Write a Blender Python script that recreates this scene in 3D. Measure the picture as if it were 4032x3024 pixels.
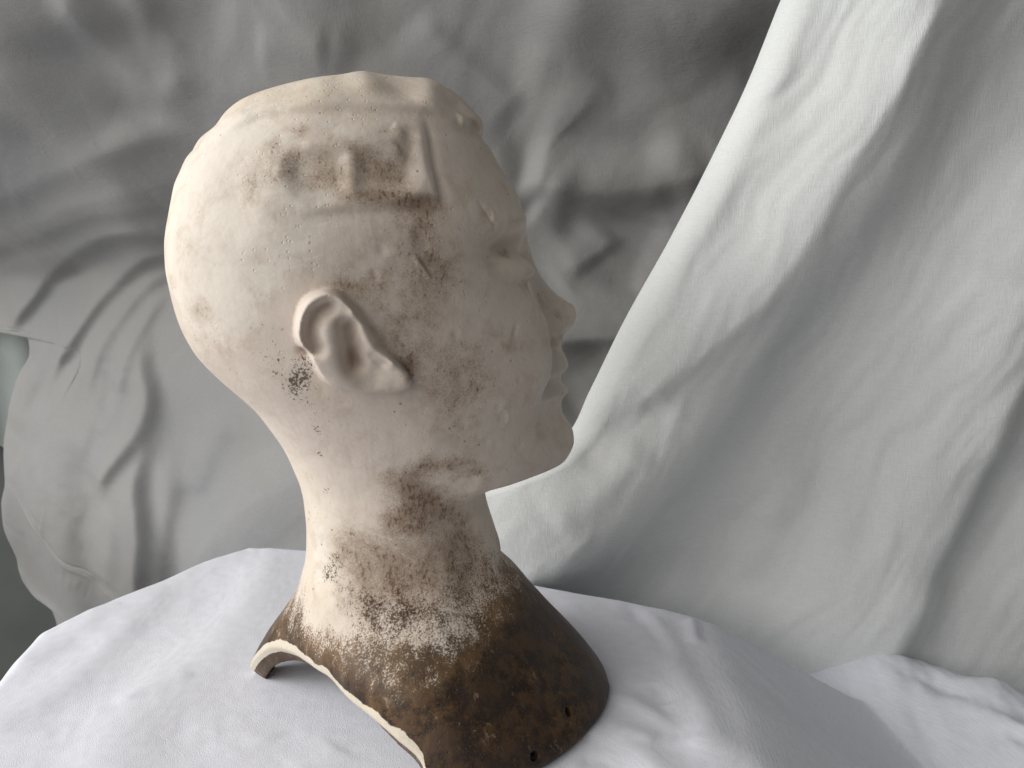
import bpy, math, random
import numpy as np
from mathutils import Vector, Matrix

# ------------------------------------------------------------------ camera
SC = bpy.context.scene
for o in list(bpy.data.objects):
    bpy.data.objects.remove(o)
PITCH = math.radians(12.0)
CAM = np.array([0.0, -0.49, 0.30])
TANX = 0.618                      # half width of the picture at unit depth
F_T = 2016.0 / TANX               # focal length in photo pixels (4032 wide)
cam_d = bpy.data.cameras.new('camera')
cam = bpy.data.objects.new('camera', cam_d)
SC.collection.objects.link(cam)
cam.location = CAM
cam.rotation_euler = (math.pi / 2 - PITCH, 0, 0)
cam_d.sensor_width = 36
cam_d.lens = 18.0 / TANX
cam_d.clip_start = 0.01
cam_d.clip_end = 50
cam_d.dof.use_dof = True
cam_d.dof.focus_distance = 0.45
cam_d.dof.aperture_fstop = 26.0
SC.camera = cam

# ------------------------------------------------------------------ light
world = bpy.data.worlds.new('World')
SC.world = world
world.use_nodes = True
bg = world.node_tree.nodes['Background']
bg.inputs['Color'].default_value = (1.0, 0.985, 0.96, 1)
bg.inputs['Strength'].default_value = 0.07


def area_light(name, loc, target, sx, sy, power, color):
    d = bpy.data.lights.new(name, 'AREA')
    d.shape = 'RECTANGLE'
    d.size, d.size_y = sx, sy
    d.energy = power
    d.color = color
    o = bpy.data.objects.new(name, d)
    SC.collection.objects.link(o)
    o.location = loc
    o.rotation_euler = (Vector(target) - Vector(loc)).to_track_quat('-Z', 'Y').to_euler()
    return o


area_light('window_and_fill_light', (-1.90, -0.36, 0.98), (0.0, 0.05, 0.15), 1.6, 1.6, 44.0, (1.0, 0.99, 0.97))  # key: the window on the left
area_light('window_and_fill_light', (-0.85, -1.25, 0.85), (0.0, 0.0, 0.18), 1.3, 1.3, 11.5, (1.0, 0.975, 0.94))  # added soft front fill, no second window there

SC.view_settings.view_transform = 'Standard'
SC.view_settings.look = 'None'
SC.view_settings.exposure = 0.0
SC.view_settings.gamma = 1.0
SC.view_settings.use_curve_mapping = False
SC.cycles.max_bounces = 5
SC.cycles.diffuse_bounces = 4
SC.cycles.use_denoising = True


# ------------------------------------------------------------------ helpers
def ray(T):
    """directions through photo pixels (N,2) -> (N,3)"""
    T = np.atleast_2d(np.asarray(T, float))
    a = (T[:, 0] - 2016.0) / F_T
    b = (1512.0 - T[:, 1]) / F_T
    c, s = math.cos(PITCH), math.sin(PITCH)
    return np.stack([a, c + b * s, -s + b * c], 1)


def on_plane(T, n, d):
    """hit of pixel rays with plane n.P = d"""
    r = ray(T)
    n = np.asarray(n, float)
    t = (d - CAM @ n) / (r @ n)
    return CAM + r * t[:, None]


def pchip(x, y):
    x = np.asarray(x, float); y = np.asarray(y, float)
    k = np.argsort(x); x = x[k]; y = y[k]
    keep = np.r_[True, np.diff(x) > 1e-6]; x = x[keep]; y = y[keep]
    h = np.diff(x); m = np.diff(y) / h
    d = np.zeros_like(x)
    same = (m[:-1] * m[1:]) > 0
    w1 = 2 * h[1:] + h[:-1]; w2 = h[1:] + 2 * h[:-1]
    with np.errstate(divide='ignore', invalid='ignore'):
        hm = (w1 + w2) / (w1 / m[:-1] + w2 / m[1:])
    d[1:-1] = np.where(same, hm, 0)
    d[0], d[-1] = m[0], m[-1]

    def f(t):
        t = np.clip(t, x[0], x[-1])
        i = np.clip(np.searchsorted(x, t) - 1, 0, len(h) - 1)
        s = (t - x[i]) / h[i]
        return ((1 + 2 * s) * (1 - s) ** 2 * y[i] + s * (1 - s) ** 2 * h[i] * d[i]
                + s * s * (3 - 2 * s) * y[i + 1] + s * s * (s - 1) * h[i] * d[i + 1])
    return f


def sstep(a, b, x):
    t = np.clip((x - a) / (b - a), 0, 1)
    return t * t * (3 - 2 * t)


_perm = np.random.RandomState(7).permutation(4096)
_perm = np.r_[_perm, _perm, _perm]
_g2 = np.random.RandomState(3).normal(size=(4096, 2)); _g2 /= np.linalg.norm(_g2, axis=1)[:, None]


def noise2(x, y):
    xi = np.floor(x).astype(int); yi = np.floor(y).astype(int)
    xf = x - xi; yf = y - yi
    u = xf ** 3 * (xf * (xf * 6 - 15) + 10); v = yf ** 3 * (yf * (yf * 6 - 15) + 10)

    def g(i, j, dx, dy):
        k = _perm[_perm[i & 4095] + (j & 4095)] & 4095
        return _g2[k, 0] * dx + _g2[k, 1] * dy
    n00 = g(xi, yi, xf, yf); n10 = g(xi + 1, yi, xf - 1, yf)
    n01 = g(xi, yi + 1, xf, yf - 1); n11 = g(xi + 1, yi + 1, xf - 1, yf - 1)
    return ((n00 * (1 - u) + n10 * u) * (1 - v) + (n01 * (1 - u) + n11 * u) * v) * 1.5


def fbm2(x, y, oct=4, gain=0.5):
    s = 0; a = 1
    for k in range(oct):
        s = s + a * noise2(x * 2 ** k + 17.3 * k, y * 2 ** k - 9.1 * k); a *= gain
    return s


def catmull(P, n=6):
    P = np.asarray(P, float)
    if len(P) < 3:
        return np.linspace(P[0], P[-1], n + 1)
    Q = np.vstack([2 * P[0] - P[1], P, 2 * P[-1] - P[-2]])
    out = []
    for i in range(1, len(Q) - 2):
        for t in np.arange(n) / n:
            out.append(0.5 * (2 * Q[i] + (Q[i + 1] - Q[i - 1]) * t
                              + (2 * Q[i - 1] - 5 * Q[i] + 4 * Q[i + 1] - Q[i + 2]) * t * t
                              + (3 * Q[i] - Q[i - 1] - 3 * Q[i + 1] + Q[i + 2]) * t ** 3))
    out.append(P[-1])
    return np.array(out)


def curve_dist(X, Y, pts):
    """signed distance to polyline (2-D), and arclength fraction"""
    best = np.full(X.shape, 1e9); sg = np.zeros(X.shape); tt = np.zeros(X.shape)
    L = np.r_[0, np.cumsum(np.linalg.norm(np.diff(pts, axis=0), axis=1))]
    for i in range(len(pts) - 1):
        a = pts[i]; b = pts[i + 1]; d = b - a; ll = d @ d + 1e-18
        t = np.clip(((X - a[0]) * d[0] + (Y - a[1]) * d[1]) / ll, 0, 1)
        ex = X - a[0] - t * d[0]; ey = Y - a[1] - t * d[1]
        q = ex * ex + ey * ey
        m = q < best
        best = np.where(m, q, best)
        sg = np.where(m, np.sign(d[0] * ey - d[1] * ex), sg)
        tt = np.where(m, (L[i] + t * (L[i + 1] - L[i])) / L[-1], tt)
    return np.sqrt(best), sg, tt


class Sheet:
    """height field sculpted with folds; coordinates (u,v) in metres"""
    def __init__(s, U, V, to_uv, mod=0.16):
        s.mod = mod
        s.wmin = 0.0
        s.U, s.V, s.to_uv = U, V, to_uv
        s.H = np.zeros(U.shape)
        s.WU = U + 0.008 * noise2(U * 6 + 5, V * 6)
        s.WV = V + 0.008 * noise2(U * 6, V * 6 + 11)
        s.k = 0

    def fold(s, T, amp, sp, sm, t0=0.18, t1=0.18, e0=0.0, e1=0.0, uv=False, n=6):
        """ridge along traced points. amp in mm; sp/sm widths (mm) on the left/right of travel.
        t0,t1 taper lengths (fraction), e0,e1 remaining height at the ends"""
        P = np.asarray(T, float) if uv else s.to_uv(T)
        P = catmull(P, n)
        amp, sp, sm = amp / 1000, max(sp, s.wmin) / 1000, max(sm, s.wmin) / 1000
        R = 3 * max(sp, sm)
        lo = P.min(0) - R; hi = P.max(0) + R
        m = (s.U > lo[0]) & (s.U < hi[0]) & (s.V > lo[1]) & (s.V < hi[1])
        if not m.any():
            return
        d, sg, t = curve_dist(s.WU[m], s.WV[m], P)
        s.k += 1
        sig = np.where(sg > 0, sp, sm) * (1 + s.mod * noise2(s.U[m] * 11 + 3.7 * s.k, s.V[m] * 11))
        prof = np.exp(-(d / sig) ** 2)
        tp = (e0 + (1 - e0) * sstep(0, t0, t)) * (e1 + (1 - e1) * sstep(0, t1, 1 - t))
        c_ = np.zeros(s.U.shape)
        c_[m] = amp * prof * tp * (1 + s.mod * noise2(s.U[m] * 8 + 1.3 * s.k, s.V[m] * 8 + 50))
        if min(sp, sm) > 0.024:                    # broad folds: melt the joints of the traced line
            n_ = 5 if max(sp, sm) < 0.05 else 9
            kr = np.hanning(2 * n_ + 1); kr /= kr.sum()
            for ax in (0, 1):
                pad = np.pad(c_, [(n_, n_) if a_ == ax else (0, 0) for a_ in (0, 1)], 'edge')
                c_ = sum(w * (pad[i:i + c_.shape[0]] if ax == 0 else pad[:, i:i + c_.shape[1]]) for i, w in enumerate(kr))
        s.H += c_


def mesh_from_grid(name, P, mat, parent=None, uvs=None):
    """P: (rows, cols, 3)"""
    r, c = P.shape[:2]
    idx = np.arange(r * c).reshape(r, c)
    q = np.stack([idx[:-1, :-1], idx[:-1, 1:], idx[1:, 1:], idx[1:, :-1]], -1).reshape(-1, 4)
    return mesh_obj(name, P.reshape(-1, 3), q, mat, parent)


def mesh_obj(name, V, Q, mat, parent=None):
    me = bpy.data.meshes.new(name)
    n = len(V); m = len(Q)
    me.vertices.add(n)
    me.vertices.foreach_set('co', np.ascontiguousarray(V, np.float32).ravel())
    me.loops.add(m * 4)
    me.loops.foreach_set('vertex_index', np.ascontiguousarray(Q, np.int32).ravel())
    me.polygons.add(m)
    me.polygons.foreach_set('loop_start', np.arange(m, dtype=np.int32) * 4)
    me.polygons.foreach_set('loop_total', np.full(m, 4, np.int32))
    me.polygons.foreach_set('use_smooth', np.ones(m, bool))
    me.update(calc_edges=True)
    me.validate()
    o = bpy.data.objects.new(name, me)
    SC.collection.objects.link(o)
    if mat:
        me.materials.append(mat)
    if parent:
        o.parent = parent
    return o


def tag(o, label=None, cat=None, kind=None):
    if label: o['label'] = label
    if cat: o['category'] = cat
    if kind: o['kind'] = kind
    return o


# ------------------------------------------------------------------ node helpers
class NT:
    def __init__(s, name):
        s.m = bpy.data.materials.new(name); s.m.use_nodes = True
        s.t = s.m.node_tree
        s.bsdf = s.t.nodes['Principled BSDF']

    def n(s, typ, props=None, **inp):
        nd = s.t.nodes.new(typ)
        for k, v in (props or {}).items():
            setattr(nd, k, v)
        for k, v in inp.items():
            key = int(k[1:]) if k[0] == 'i' and k[1:].isdigit() else k.replace('_', ' ')
            s.put(nd.inputs[key], v)
        return nd

    def put(s, sock, v):
        if isinstance(v, bpy.types.NodeSocket):
            s.t.links.new(v, sock)
        else:
            sock.default_value = v

    def math(s, op, a, b=None, clamp=False):
        nd = s.n('ShaderNodeMath', {'operation': op, 'use_clamp': clamp}, i0=a)
        if b is not None: s.put(nd.inputs[1], b)
        return nd.outputs[0]

    def mix(s, fac, a, b, blend='MIX'):
        nd = s.n('ShaderNodeMix', {'data_type': 'RGBA', 'blend_type': blend})
        s.put(nd.inputs[0], fac); s.put(nd.inputs[6], a); s.put(nd.inputs[7], b)
        return nd.outputs[2]

    def noise(s, vec, scale, detail=4.0, rough=0.55, dist=0.0):
        nd = s.n('ShaderNodeTexNoise', Vector=vec, Scale=scale, Detail=detail, Roughness=rough, Distortion=dist)
        return nd.outputs['Fac']

    def ss(s, x, lo, hi, a=0.0, b=1.0):
        nd = s.n('ShaderNodeMapRange', {'interpolation_type': 'SMOOTHSTEP'})
        for k, v in zip(range(5), (x, lo, hi, a, b)):
            s.put(nd.inputs[k], v)
        return nd.outputs[0]

    def scaled(s, vec, sc):
        nd = s.n('ShaderNodeMapping', Vector=vec, Scale=sc)
        return nd.outputs[0]


def rgb(r, g, b):
    return (r, g, b, 1.0)


def srgb(r, g, b):
    f = lambda c: (c / 255 / 12.92) if c / 255 <= 0.04045 else ((c / 255 + 0.055) / 1.055) ** 2.4
    return (f(r), f(g), f(b), 1.0)


def cloth_material(name, col, col2, weave=0.5, crumple=0.0013):
    k = NT(name)
    oc = k.n('ShaderNodeTexCoord').outputs['Object']
    big = k.noise(oc, 5.0, 3.0)
    # slubby threads in two directions
    t1 = k.noise(k.scaled(oc, (1600, 1600, 120)), 1.0, 0.0, 0.6)
    t2 = k.noise(k.scaled(oc, (120, 120, 1600)), 1.0, 0.0, 0.6)
    th = k.math('ADD', t1, t2)
    c = k.mix(k.ss(big, 0.35, 0.65), col, col2)
    c = k.mix(k.math('MULTIPLY', k.ss(th, 0.85, 1.25), 0.10), c, rgb(0.45, 0.45, 0.46))
    k.put(k.bsdf.inputs['Base Color'], c)
    k.put(k.bsdf.inputs['Roughness'], 0.92)
    k.put(k.bsdf.inputs['Specular IOR Level'], 0.15)
    k.put(k.bsdf.inputs['Sheen Weight'], 0.12)
    k.put(k.bsdf.inputs['Sheen Roughness'], 0.5)
    crum = k.noise(oc, 42.0, 4.0, 0.55, 0.9)
    h = k.math('ADD', k.math('MULTIPLY', th, 0.00034), k.math('MULTIPLY', crum, crumple))
    b = k.n('ShaderNodeBump', Strength=weave, Distance=1.0, Height=h)
    k.put(k.bsdf.inputs['Normal'], b.outputs[0])
    return k.m


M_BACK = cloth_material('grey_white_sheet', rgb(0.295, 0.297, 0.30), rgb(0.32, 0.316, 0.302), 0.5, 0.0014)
M_DRAPE = cloth_material('white_drape', rgb(0.80, 0.825, 0.815), rgb(0.825, 0.84, 0.83))
M_TABLE = cloth_material('white_cotton', rgb(0.82, 0.835, 0.915), rgb(0.85, 0.865, 0.93), 0.5, 0.0005)

# ================================================================== SETTING
# ---- wall behind everything
YW = 0.90
k = NT('dull_wall_paint')
oc = k.n('ShaderNodeTexCoord').outputs['Object']
k.put(k.bsdf.inputs['Base Color'], k.mix(k.noise(oc, 12.0, 4.0), rgb(0.10, 0.11, 0.105), rgb(0.15, 0.16, 0.15)))
k.put(k.bsdf.inputs['Roughness'], 0.85)
gx, gz = np.meshgrid(np.linspace(-1.8, 1.8, 14), np.linspace(-0.9, 1.4, 10))
wall = mesh_from_grid('wall', np.stack([gx, np.full(gx.shape, YW), gz], -1), k.m)
tag(wall, kind='structure')

# ---- pale curtain showing at the far left, behind the sheet
YC = 0.80
cu, cv = np.meshgrid(np.linspace(0, 1, 120), np.linspace(0, 1, 160))
edgeT = np.array([(-300, 900), (-60, 1500), (-30, 1700), (10, 1820), (60, 1920), (90, 2050)])
E = on_plane(edgeT, (0, 1, 0), YC)
xr = pchip(E[:, 2], E[:, 0])
zc = 0.75 - 0.62 * cv
zc = E[:, 2].min() + (0.85 - E[:, 2].min()) * (1 - cv)
Xc = -1.3 + (0.35 + 1.3) * cu
zlow = E[:, 2].min()
S = Sheet(Xc, zc, None)
S.H += 0.010 * np.sin(Xc * 95 + 2.0 * fbm2(Xc * 6, zc * 3)) * (0.6 + 0.4 * fbm2(Xc * 5, zc * 4))
# lower hem runs obliquely: cut the sheet by lifting the bottom row along the traced edge
hem = pchip(np.array([-1.3, -0.90, -0.84, -0.80, -0.6, 0.4]), np.array([-0.04, -0.05, -0.07, -0.10, -0.14, -0.14]))
zz = hem(Xc) + (0.85 - hem(Xc)) * (1 - cv)
curt = mesh_from_grid('pale_curtain', np.stack([Xc, YC - S.H, zz], -1), cloth_material('pale_green_curtain', rgb(0.30, 0.335, 0.32), rgb(0.33, 0.36, 0.345)))
tag(curt, 'pale greenish curtain strip showing behind the sheet at the left edge', 'curtain')

# ---- grey-white backdrop sheet
YB = 0.33


def belly(x, z):
    """the sheet's top leans out over the head, its foot runs towards the table"""
    d_ = np.sqrt((z - 0.22) ** 2 + 0.08 ** 2) - 0.08
    turn = 0.62 * sstep(0.42, 0.20, z) * 0.5 * ((-0.12 - x) + np.sqrt((x + 0.12) ** 2 + 0.08 ** 2))   # lower left swings back, towards the window
    return np.where(z > 0.22, 0.36, 0.24 * sstep(-0.30, -0.05, z)) * d_ - turn


def uvB(T):
    T = np.atleast_2d(np.asarray(T, float))
    r_ = ray(T)
    y_ = np.full(len(T), YB)
    for _ in range(14):
        P = CAM + r_ * ((y_ - CAM[1]) / r_[:, 1])[:, None]
        y_ = YB - belly(P[:, 0], P[:, 2])
    return P[:, [0, 2]]


edgeB = uvB([(-1300, -400), (-1150, 600), (-900, 1100), (-420, 1240), (-60, 1285), (40, 1308), (105, 1345), (112, 1385), (66, 1507), (22, 1634),
             (2, 1760), (6, 1887), (-8, 1996), (8, 2104), (48, 2195), (66, 2258), (130, 2344), (180, 2366), (230, 2480), (250, 2700), (270, 3300)])
xl = pchip(edgeB[:, 1], edgeB[:, 0])
bu, bv = np.meshgrid(np.linspace(0, 1, 700), np.linspace(0, 1, 600))
ztop, zbot = 0.86, -0.42
Zb = ztop + (zbot - ztop) * bv
Xl = xl(Zb)
X0 = xl(Zb).min() - 0.02
Xf = X0 + (0.62 - X0) * bu
w_ = 0.12                                   # only the strip along the edge is pulled in to follow it
Xb = np.where(Xf < Xl + w_, Xl + w_ * (Xf - X0) / (Xl + w_ - X0), Xf)
S = Sheet(Xb, Zb, uvB)
S.wmin = 10.5
f = S.fold
# long folds fanning from behind the head down to the left
f([(900, 800), (725, 850), (520, 910), (310, 970), (0, 1055), (-240, 1110)], 15, 20, 44, 0.2, 0.1, 0.3, 1)
f([(860, 880), (700, 906), (580, 908), (466, 928), (350, 975), (259, 1035), (200, 1095), (155, 1165), (90, 1245), (20, 1310)], 21, 9, 50, 0.2, 0.15, .4)
f([(800, 960), (673, 985), (580, 1020), (492, 1085), (420, 1160), (362, 1242), (300, 1340), (233, 1449), (190, 1540)], 19, 8, 46, 0.2, 0.25, .4)
f([(720, 1040), (570, 1140), (470, 1280), (400, 1430), (350, 1570)], 12, 9, 36, .25, .3)
f([(680, 1120), (580, 1280), (520, 1450), (500, 1600)], 9, 10, 30, .25, .3)
f([(900, 740), (620, 800), (320, 880), (0, 1000), (-200, 1060)], 9, 10, 30, .2, .1, .2, 1)
f([(820, 500), (620, 540), (380, 620), (120, 740), (-100, 830)], 9, 12, 36, .25, .1, 0, 1)
S.wmin = 15.0
f([(880, 620), (700, 700), (480, 770), (250, 850), (0, 960), (-200, 1010)], 10, 14, 34, .2, .1, 0.2, 1)
f([(760, 560), (560, 640), (330, 690), (120, 780), (-100, 870)], 7, 16, 28, .3, .1, 0, 1)
f([(90, 1370), (60, 1560), (40, 1700)], 8, 34, 14, 0.2, 0.3)
f([(250, 1300), (215, 1430), (160, 1560), (110, 1650)], -9, 20, 12, 0.2, 0.4)
f([(350, 1220), (300, 1480), (270, 1750), (270, 2050), (330, 2320), (400, 2700)], 28, 44, 80, 0.2, 0.1, 0, .6)
f([(480, 1260), (430, 1450), (400, 1600), (330, 1800)], 8, 12, 26)
f([(520, 1450), (470, 1600), (420, 1700)], 6, 10, 20)
f([(150, 1750), (200, 1900), (170, 2100)], 6, 22, 30)
f([(420, 1950), (460, 2100), (440, 2300)], 6, 14, 24)
f([(600, 1240), (575, 1420), (600, 1560), (560, 1690), (470, 1810), (380, 1930)], 20, 12, 60, 0.3, 0.2)
f([(620, 1540), (575, 1760), (550, 1900), (560, 2080), (550, 2250), (540, 2700)], 26, 16, 90, 0.3, 0.1, 0, .8)
f([(640, 1780), (660, 1950), (640, 2100), (620, 2300), (610, 2600)], 9, 10, 18)
f([(760, 1480), (730, 1760), (760, 1940), (690, 2120), (680, 2320), (680, 2700)], -14, 46, 40)
f([(900, 1620), (800, 1800), (740, 2000)], 6, 12, 22)
f([(1120, 1720), (940, 1820), (820, 1950), (730, 2120)], -10, 18, 44, 0.2, 0.3)
f([(1190, 1900), (1000, 1985), (880, 2080), (800, 2220), (740, 2500)], 18, 50, 22, 0.2, 0.2, .6, .6)
# upper left
f([(-60, 60), (30, 250), (110, 400), (220, 520), (250, 640)], 26, 60, 80, 0.1, 0.3, 1)
f([(300, 60), (400, 300), (420, 470), (520, 600)], -18, 90, 80, .2, .3)
f([(280, -60), (330, 60), (430, 190), (560, 330), (700, 430), (790, 540)], 10, 26, 12, 0.1, 0.3, 1)
f([(530, -40), (600, 140), (690, 290), (760, 420)], 7, 18, 10, 0.1, 0.3, 1)
f([(680, -80), (760, 100), (850, 240), (860, 400)], -9, 60, 50, 0.1, 0.3, 1)
# over and right of the crown
f([(820, 0), (1000, 60), (1200, 95), (1450, 210)], 6, 16, 36)
f([(1000, 150), (1180, 175), (1330, 200)], 4, 10, 18)
f([(1480, -60), (1660, 120), (1800, 260), (1960, 420), (2080, 660)], -15, 80, 36, .1, .3, 1)
f([(1640, 30), (1760, 190), (1900, 310), (2050, 430)], 7, 14, 34)
f([(2060, -60), (2300, 30), (2560, 85), (2800, 90), (3100, 30)], 22, 110, 34, .2, .1, 0, 1)
f([(2180, 130), (2500, 215), (2800, 225), (3120, 130)], -20, 30, 60, .3, .1, 0, 1)
f([(1990, 180), (2200, 240), (2360, 320), (2440, 430)], 8, 12, 44, .3, .3)
f([(2150, 330), (2400, 380), (2700, 370), (3000, 290)], 8, 50, 26)
f([(1950, 620), (2200, 575), (2450, 570), (2680, 600)], -10, 24, 40)
f([(2040, 690), (2200, 725), (2380, 745), (2560, 735), (2800, 660)], 20, 46, 20, .14, .2, 0, .6)
f([(2200, 830), (2450, 850), (2740, 780)], -11, 40, 26)
f([(2060, 740), (2180, 850), (2300, 930), (2440, 1090)], -9, 18, 46, .2, .3)
f([(2080, 820), (2230, 920), (2330, 1080)], 7, 34, 14)
f([(2600, 860), (2510, 1040), (2470, 1180)], -8, 16, 34)
f([(2440, 900), (2350, 1010), (2200, 1130)], 5, 12, 24)
f([(2140, 1326), (2300, 1316), (2420, 1312), (2580, 1326)], 14, 46, 7, .2, .2, .7, .7)
f([(2180, 1580), (2300, 1500), (2420, 1390)], -10, 26, 40)
# hem seam at lower left
S.wmin = 0.0
f([(20, 1890), (90, 1970), (200, 2080), (290, 2175), (380, 2230), (440, 2280), (485, 2330)], -1.6, 1.8, 1.8, .05, .05)
f([(30, 1905), (100, 1985), (205, 2100), (295, 2195), (380, 2250), (470, 2340)], 1.5, 4, 3, .05, .05)
for px, py in [(300, 2200), (330, 2225), (360, 2245), (385, 2260), (405, 2275)]:
    f([(px, py), (px - 14, py + 60 + (px * 7) % 40)], 0.6, 3, 4, .3, .6)
Wx = Xb + 0.03 * fbm2(Xb * 7 + 3, Zb * 7)
Wz = Zb + 0.03 * fbm2(Xb * 7, Zb * 7 + 40)
S.H += 0.0035 * fbm2(Wx * 5, Wz * 5, 1) + 0.0007 * (fbm2(Wx * 14, Wz * 11, 2))
S.H += 0.0034 * np.abs(noise2(Wx * 5 + Wz * 5, Wz * 4 - Wx * 3)) * noise2(Wx * 24 + Wz * 28, Wz * 6 - Wx * 6)
S.H += 0.0024 * np.abs(noise2(Wx * 4 - Wz * 5 + 9, Wz * 4)) * noise2(Wx * 26 - Wz * 20, Wz * 7 + Wx * 7 + 5)
Yb = YB - S.H
Yb = Yb - belly(Xb, Zb)
Yb = Yb + 0.006 * np.exp(-((Xb - Xl) / 0.008)) * 1.5
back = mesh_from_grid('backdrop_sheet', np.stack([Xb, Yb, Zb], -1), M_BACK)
tag(back, 'wrinkled grey-white sheet hanging as backdrop behind the plaster head', 'sheet')

# ---- white drape falling from the top right
YD, KD = 0.205, -0.16      # y = YD + KD * x


def uvD(T):
    P = on_plane(T, (-KD, 1, 0), YD)
    return P[:, [0, 2]]


edgeD = uvD([(3330, -700), (3190, -300), (3048, 0), (2915, 325), (2767, 640), (2606, 950), (2448, 1230),
             (2310, 1513), (2238, 1660), (2120, 1765), (1960, 1838), (1780, 1910), (1550, 2050), (1350, 2250), (1200, 2500)])
xd = pchip(edgeD[:, 1], edgeD[:, 0])
du, dv = np.meshgrid(np.linspace(0, 1, 520), np.linspace(0, 1, 560))
zt, zb_ = 0.80, -0.16
Zd = zt + (zb_ - zt) * dv
Xd0 = xd(Zd)
Sd = 0.95 * du ** 1.15
Xd = Xd0 + Sd
S = Sheet(Xd, Zd, uvD, 0.06)
f = S.fold
# the big front fold: bright flank on the left, shaded flank on the right
f([(3780, -500), (3660, -250), (3545, 0), (3410, 300), (3200, 730), (3000, 1090), (2820, 1390), (2640, 1660), (2430, 1890), (2170, 2090), (1930, 2240), (1700, 2380)], 56, 52, 190, .02, .1, 1, .6)
f([(3960, -500), (3840, -250), (3730, 0), (3600, 300), (3400, 730), (3200, 1100), (3020, 1420), (2840, 1720), (2620, 1990), (2300, 2240)], -6, 60, 40, .02, .1, 1)
# creases on the bright flank
f([(3700, -400), (3511, 0), (3383, 300), (3192, 638), (2982, 1080), (2791, 1260), (2526, 1477), (2340, 1600)], 7, 12, 40, .05, .1, 1)
f([(3330, -400), (3192, 0), (3119, 300), (3000, 638), (2800, 1050), (2600, 1300)], -5, 34, 26, .1, .3, 1)
f([(2560, 1500), (2400, 1620), (2250, 1760)], -3, 22, 18)
f([(2500, 1680), (2350, 1820), (2150, 1970)], 4, 20, 20)
# right-hand fold
f([(4100, 1100), (3900, 1500), (3760, 1880), (3620, 2180), (3430, 2540), (3380, 2700)], 30, 24, 100, .05, .05, .8, 1)
f([(3960, 1760), (3800, 2100), (3650, 2350)], -14, 70, 26, .2, .2)
f([(3180, 1740), (3080, 1950), (2990, 2150), (2900, 2350)], 5, 18, 30, .3, .3)
f([(3330, 1600), (3250, 1800), (3130, 2010), (3040, 2200), (2950, 2400)], -4, 22, 18)
f([(2960, 2000), (2880, 2200), (2750, 2380)], -6, 26, 30)
f([(3900, -200), (3760, 300), (3560, 800), (3300, 1400)], 10, 80, 60, .05, .2, 1)
f([(4250, 500), (4050, 900), (3900, 1250), (3760, 1550)], 4, 36, 26)
Wx = Xd + 0.02 * fbm2(Xd * 6, Zd * 6)
# crumples stretched along the fall of the cloth
ax = Wx * 0.87 + Zd * -0.49 * -1; az = Zd * 0.87 - Wx * -0.49 * -1
along = Zd * 0.90 + Wx * 0.44; across = Wx * 0.90 - Zd * 0.44
S.H += 0.0024 * fbm2(across * 13, along * 4, 2) + 0.0009 * fbm2(across * 46 + 3, along * 11, 2) + 0.0004 * np.abs(noise2(across * 9, along * 9)) * noise2(across * 120, along * 22)
Yd = YD + KD * Xd - S.H
R = 0.02
Yd = Yd + np.where(Sd < R, 0.022 * (1 - np.sqrt(np.clip(1 - (1 - Sd / R) ** 2, 0, 1))), 0)
drape = mesh_from_grid('side_drape', np.stack([Xd, Yd, Zd], -1), M_DRAPE)
tag(drape, 'bright white drape falling diagonally in deep folds from the top right', 'drape')

# ---- table cloth
def uvT(T, z=0.0):
    P = on_plane(T, (0, 0, 1), z)
    return P[:, [0, 1]]


def poly_sdf(X, Y, P):
    """signed distance to closed polygon, negative inside"""
    d = np.full(X.shape, 1e9); ins = np.zeros(X.shape, bool)
    n = len(P)
    for i in range(n):
        a = P[i]; b = P[(i + 1) % n]; e = b - a
        wx = X - a[0]; wy = Y - a[1]
        t = np.clip((wx * e[0] + wy * e[1]) / (e @ e + 1e-18), 0, 1)
        d = np.minimum(d, (wx - t * e[0]) ** 2 + (wy - t * e[1]) ** 2)
        c = ((a[1] > Y) != (b[1] > Y))
        with np.errstate(divide='ignore', invalid='ignore'):
            xi = a[0] + (Y - a[1]) / (b[1] - a[1]) * (b[0] - a[0])
        ins ^= c & (X < xi)
    return np.sqrt(d) * np.where(ins, -1, 1)


top = uvT([(-40, 2700), (160, 2470), (440, 2345), (640, 2262), (800, 2190), (980, 2140), (1200, 2150), (1700, 2200), (2120, 2285), (2500, 2352), (2780, 2410)])
top = np.vstack([top, [[0.32, 0.097], [0.62, 0.10], [0.62, -0.40], [-0.55, -0.40], [-0.55, -0.05]]])
gx, gy = np.meshgrid(np.linspace(-0.62, 0.66, 640), np.linspace(-0.34, 0.30, 420))
S = Sheet(gx, gy, uvT)
d = poly_sdf(gx, gy, top)
rr = 0.006
dd = np.maximum(d + rr, 0)
S.H -= 1.9 * (np.sqrt(dd ** 2 + 0.014 ** 2) - 0.014)
# right of the corner the cloth slopes away
xe = np.interp(gy, [-0.40, -0.115, 0.089, 0.3], [0.125, 0.137, 0.149, 0.16]) + 0.004 * noise2(gy * 14, gy * 0)
dx = gx - xe
S.H -= 0.60 * (0.5 * (dx + np.sqrt(dx ** 2 + 0.012 ** 2)))
S.H = np.maximum(S.H, -0.26)
f = S.fold
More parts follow.
